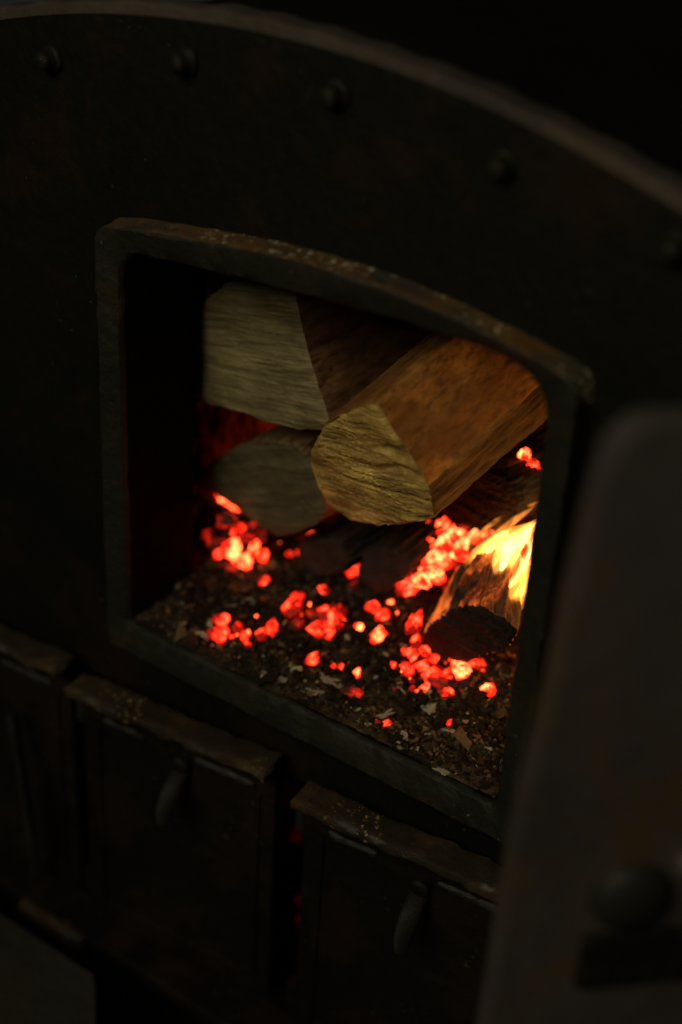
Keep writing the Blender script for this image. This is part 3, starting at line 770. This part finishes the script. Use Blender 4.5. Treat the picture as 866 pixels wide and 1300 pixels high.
main = [(540, 672, 26, 22, .05, 'hot'), (545, 690, 26, 24, .04, 'hot'), (543, 704, 24, 22, .03, 'hot'), (531, 716, 22, 19, .02, 'hot'), (518, 746, 26, 20, .006, 'mid'), (536, 737, 28, 18, .01, 'hot'), (552, 726, 24, 18, .015, 'mid'),
        (563, 690, 24, 24, .045, 'hot'), (562, 708, 22, 20, .03, 'mid'), (577, 676, 24, 20, .06, 'hot'), (590, 692, 26, 20, .055, 'mid'), (606, 680, 24, 20, .065, 'hot'), (580, 704, 22, 14, .04, 'hot'), (622, 682, 26, 20, .065, 'hot'), (640, 684, 26, 20, .065, 'mid'),
        (606, 700, 24, 20, .05, 'dull'), (628, 702, 26, 22, .05, 'hot'), (650, 700, 26, 24, .05, 'mid'), (590, 664, 22, 18, .075, 'dull'), (560, 668, 22, 18, .06, 'mid'), (527, 788, 19, 22, .008, 'mid'), (522, 730, 18, 14, .02, 'mid'), (668, 690, 26, 24, .06, 'hot'), (660, 716, 26, 24, .04, 'mid')]
for e in main:
    e = e[:5]+('hot' if e[5] == 'mid' and e[0] > 535 else e[5],)
    put_ember(*e, *G5, y=.165+.10*(760-e[1])/90 + .03*(e[0] > 610))
for i in range(26):                                      # the heap's own filling, darker, seen between the bright ones
    u, v = random.uniform(515, 665), random.uniform(672, 748)
    if u > 575 and v > 715: v -= 40
    put_ember(u, v, random.uniform(14, 26), random.uniform(12, 20), 0, random.choice(('dull', 'dull', 'dull', 'mid')), *G5, y=.215+.10*(760-v)/90 + .03*(u > 610))
G6 = ('glowing ember under and in front of the charred log stub', 'embers under the charred stub')
G6E = [(522, 831, 18, 17, .008, 'mid'), (518, 847, 18, 13, .006, 'mid'), (537, 846, 20, 16, .008, 'mid'), (548, 858, 28, 18, .006, 'mid'), (540, 870, 26, 14, .004, 'mid'), (568, 878, 22, 8, .003, 'mid'), (524, 866, 12, 10, .003, 'dull'), (586, 848, 26, 15, .008, 'hot'), (569, 856, 14, 13, .006, 'mid'),
          (604, 842, 22, 10, .008, 'mid'), (552, 836, 16, 10, .01, 'mid'), (527, 814, 12, 20, .012, 'mid'), (540, 826, 18, 10, .012, 'mid'), (523, 875, 8, 6, .003, 'dull'), (500, 843, 8, 9, .003, 'mid'), (514, 826, 10, 8, .004, 'mid')]
for e, lab in zip(G6E, number(G6E, 'glowing ember around the charred stub')):
    put_ember(*e, lab, G6[1])
G7 = ('glowing ember behind the large split log at the far right', 'embers at the back right')
for e in [(664, 577, 16, 16, 'hot'), (676, 590, 18, 22, 'mid'), (670, 608, 16, 16, 'dull'), (658, 592, 12, 12, 'dull')]:
    put_ember(e[0], e[1], e[2], e[3], 0, e[4], *G7, y=.262)
# fallen embers in the ash pit, seen through the gap between the ash doors
G8 = ('dull red ember in the ash pit, seen through the door gap', 'embers in the ash pit')

def pit_heap():
    nx, ny = 90, 60; X, Y = np.meshgrid(np.linspace(ASH0+.002, ASH1-.002, nx), np.linspace(.06, FY1-.03, ny), indexing='ij')
    Z = -.538+np.clip(Y-.06, 0, .36)+.012*fbm(X*25, Y*25, 0, 77, 4)*np.clip((Y-.06)*20, 0, 1)
    v = np.stack([X, Y, Z], -1).reshape(-1, 3); i = (np.arange(nx-1)[:, None]*ny+np.arange(ny-1)[None]).ravel()
    me = bpy.data.meshes.new('ash_heap'); me.from_pydata(v.tolist(), [], np.stack([i, i+ny, i+ny+1, i+1], 1).tolist()); me.update(); return me
tag(link('ash_heap', pit_heap(), 'ash'), 'heap of fallen ash in the pit behind the ash doors', 'ash', kind='stuff')
PN = Vector((0, -1, 1)).normalized()
for (u, v, s_), lab in zip([(376, 1062, 20), (381, 1142, 12), (381, 1168, 14), (384, 1184, 12), (377, 1250, 24), (377, 1290, 14)], ('topmost', 'second', 'third', 'fourth', 'fifth', 'lowest')):
    p = on_plane(u, v, (0, .06, -.530), PN); t = depth(p)/FPX; o = link('ember', random.choice(EM['faint']), None, None)
    o.location = p; o.scale = (.5*s_*t, .5*s_*t, .5*s_*t); o.rotation_euler = (random.random(), random.random(), random.random())
    tag(o, lab+' dull red ember in the gap between middle and right ash doors', 'ember', 'embers in the ash pit')
# hot bed behind the logs: unseen embers added to redden logs and walls
for i in range(50):
    x, y = (random.uniform(-.10, .34), random.uniform(.44, .58)) if i < 40 else ((random.uniform(-.085, -.02), random.uniform(.255, .30)) if i < 47 else (random.uniform(-.27, -.14), random.uniform(.50, .66))); s_ = random.uniform(.014, .026) if not 40 <= i < 47 else random.uniform(.010, .015)
    o = link('ember', random.choice(EM['hot' if 40 <= i < 47 else random.choice(('core', 'core', 'hot'))]), None, None)
    o.location = (x, y, float(ash_h(np.array(x), np.array(y)))+s_*.4); o.scale = (s_, s_*.9, s_*.75); o.rotation_euler = (random.uniform(-.4, .4), random.uniform(-.4, .4), random.uniform(0, 6))
    tag(o, 'unseen glowing ember behind the logs, added for red light', 'ember', 'embers at the back')

# sparks and crumbs of live coal round the clusters
G9 = ('tiny glowing crumb of coal on the ash near the clusters', 'tiny glowing crumbs')
for cu, cv, n_, ru, rv in ((305, 705, 12, 38, 18), (300, 802, 8, 40, 14), (400, 785, 12, 45, 22), (480, 780, 6, 30, 25), (545, 855, 16, 45, 22), (600, 862, 6, 30, 18)):
    for _ in range(n_):
        sz = random.uniform(2.5, 6)
        put_ember(random.gauss(cu, ru*.6), random.gauss(cv, rv*.6), sz*random.uniform(.8, 1.8), sz, .0015, random.choice(('mid', 'dull', 'dull', 'hot')), *G9)

# pale flakes of ash
def flake(u, v, wp, hp, label):
    p = on_z(u, v, .012); p = on_z(u, v, float(ash_h(np.array(p.x), np.array(p.y)))+.002); t = depth(p)/FPX
    me = ember_mesh(int(u) % 7+20, .7); me.materials.append(M['pale']); o = link('ash_flake', me, None)
    o.location = p; o.scale = (.5*wp*t, .6*hp*t, .13*hp*t); o.rotation_euler = (random.uniform(-.4, .4), random.uniform(-.3, .3), R(25)+random.uniform(-.6, .6)); tag(o, label, 'ash flake', 'pale ash flakes')
for a in [(356, 862, 20, 12, 'white ash flake at front left, nearest the sill'), (405, 877, 16, 16, 'white ash flake at the front middle, left of a pale lump'), (416, 862, 26, 14, 'pale pinkish ash lump at the front middle'),
          (438, 870, 20, 12, 'pale ash flake beside the pinkish lump'), (578, 928, 34, 12, 'long pale ash flake with one ember beside it, front right'), (322, 664, 16, 14, 'white ash flake on top of the left ember heap'), (486, 908, 26, 14, 'greyish ash lump at front, left of the long flake'),
          (548, 900, 20, 12, 'small greyish ash lump at front, above the long flake'), (566, 980, 16, 8, 'small tan ash flake near the sill at right'), (320, 765, 22, 12, 'grey ash flake left of the middle embers'), (298, 768, 18, 10, 'grey ash flake above the front left embers')]:
    flake(*a)

# ------------------------------------------------------------------ flames
def flame(p0, p1, wid, core, label, bend=.15):
    p0, p1 = Vector(p0), Vector(p1); L = (p1-p0).length; n = 16
    def body(wid, a, b):
        path = []; rad = []
        for i in range(n+1):
            t = a+(b-a)*i/n; q = i/n
            path.append((bend*L*math.sin(t*3.1)*.5, .04*L*math.sin(t*5), L*t)); rad.append(max(.0006, wid*(math.sin(math.pi*min(1, q*.62+.16))**1.2)*(1-q**3)+.0006))
        return tube(path, rad, 16, .55)
    o = from_bm('flame', body(wid, 0, 1), 'flame' if core else 'flame_soft', None, True)
    if core: from_bm('flame_core', body(wid*.30, .12, .86), 'flame_core_big' if wid > .03 else 'flame_core', o, True)
    o.rotation_euler = (p1-p0).to_track_quat('Z', 'Y').to_euler(); o.location = p0
    tag(o, label, 'flame', 'flames at right'); return o
flame(on_y(634, 738, .165), on_y(694, 650, .20), .017, True, 'bright yellow flame tongue at the right jamb', .25)
flame(on_y(650, 772, .150), on_y(700, 690, .175), .014, False, 'short flame tongue low beside the right jamb', -.2)
flame(on_y(592, 698, .21), on_y(700, 622, .23), .0045, False, 'thin orange streak of flame under the dark log')
flame(on_y(596, 745, .185), on_y(690, 655, .22), .028, False, 'soft orange flame above the charred stub', .2)
flame(on_y(648, 776, .165), on_y(694, 680, .185), .024, False, 'soft orange flame to the right of the charred stub', -.15)
flame(on_y(612, 728, .175), on_y(676, 640, .20), .009, False, 'slender flame licking up from the charred stub', .35)
flame(on_y(642, 752, .160), on_y(676, 668, .18), .008, True, 'slender bright flame in front of the yellow tongue', -.3)
flame((.470, .20, .06), (.485, .23, .27), .034, True, 'tall yellow flame hidden by the right jamb, added to light the large split log')  # this and the next are unseen flames added to light the large log's side
flame((.585, .20, .05), (.580, .23, .46), .055, True, 'unseen flame at the far right behind the jamb, added to light the large split log')
flame((.15, .46, .06), (.13, .48, .36), .036, True, 'unseen flame behind the large split log, added to light the upper left log')  # unseen flame added to warm the side of the upper left log
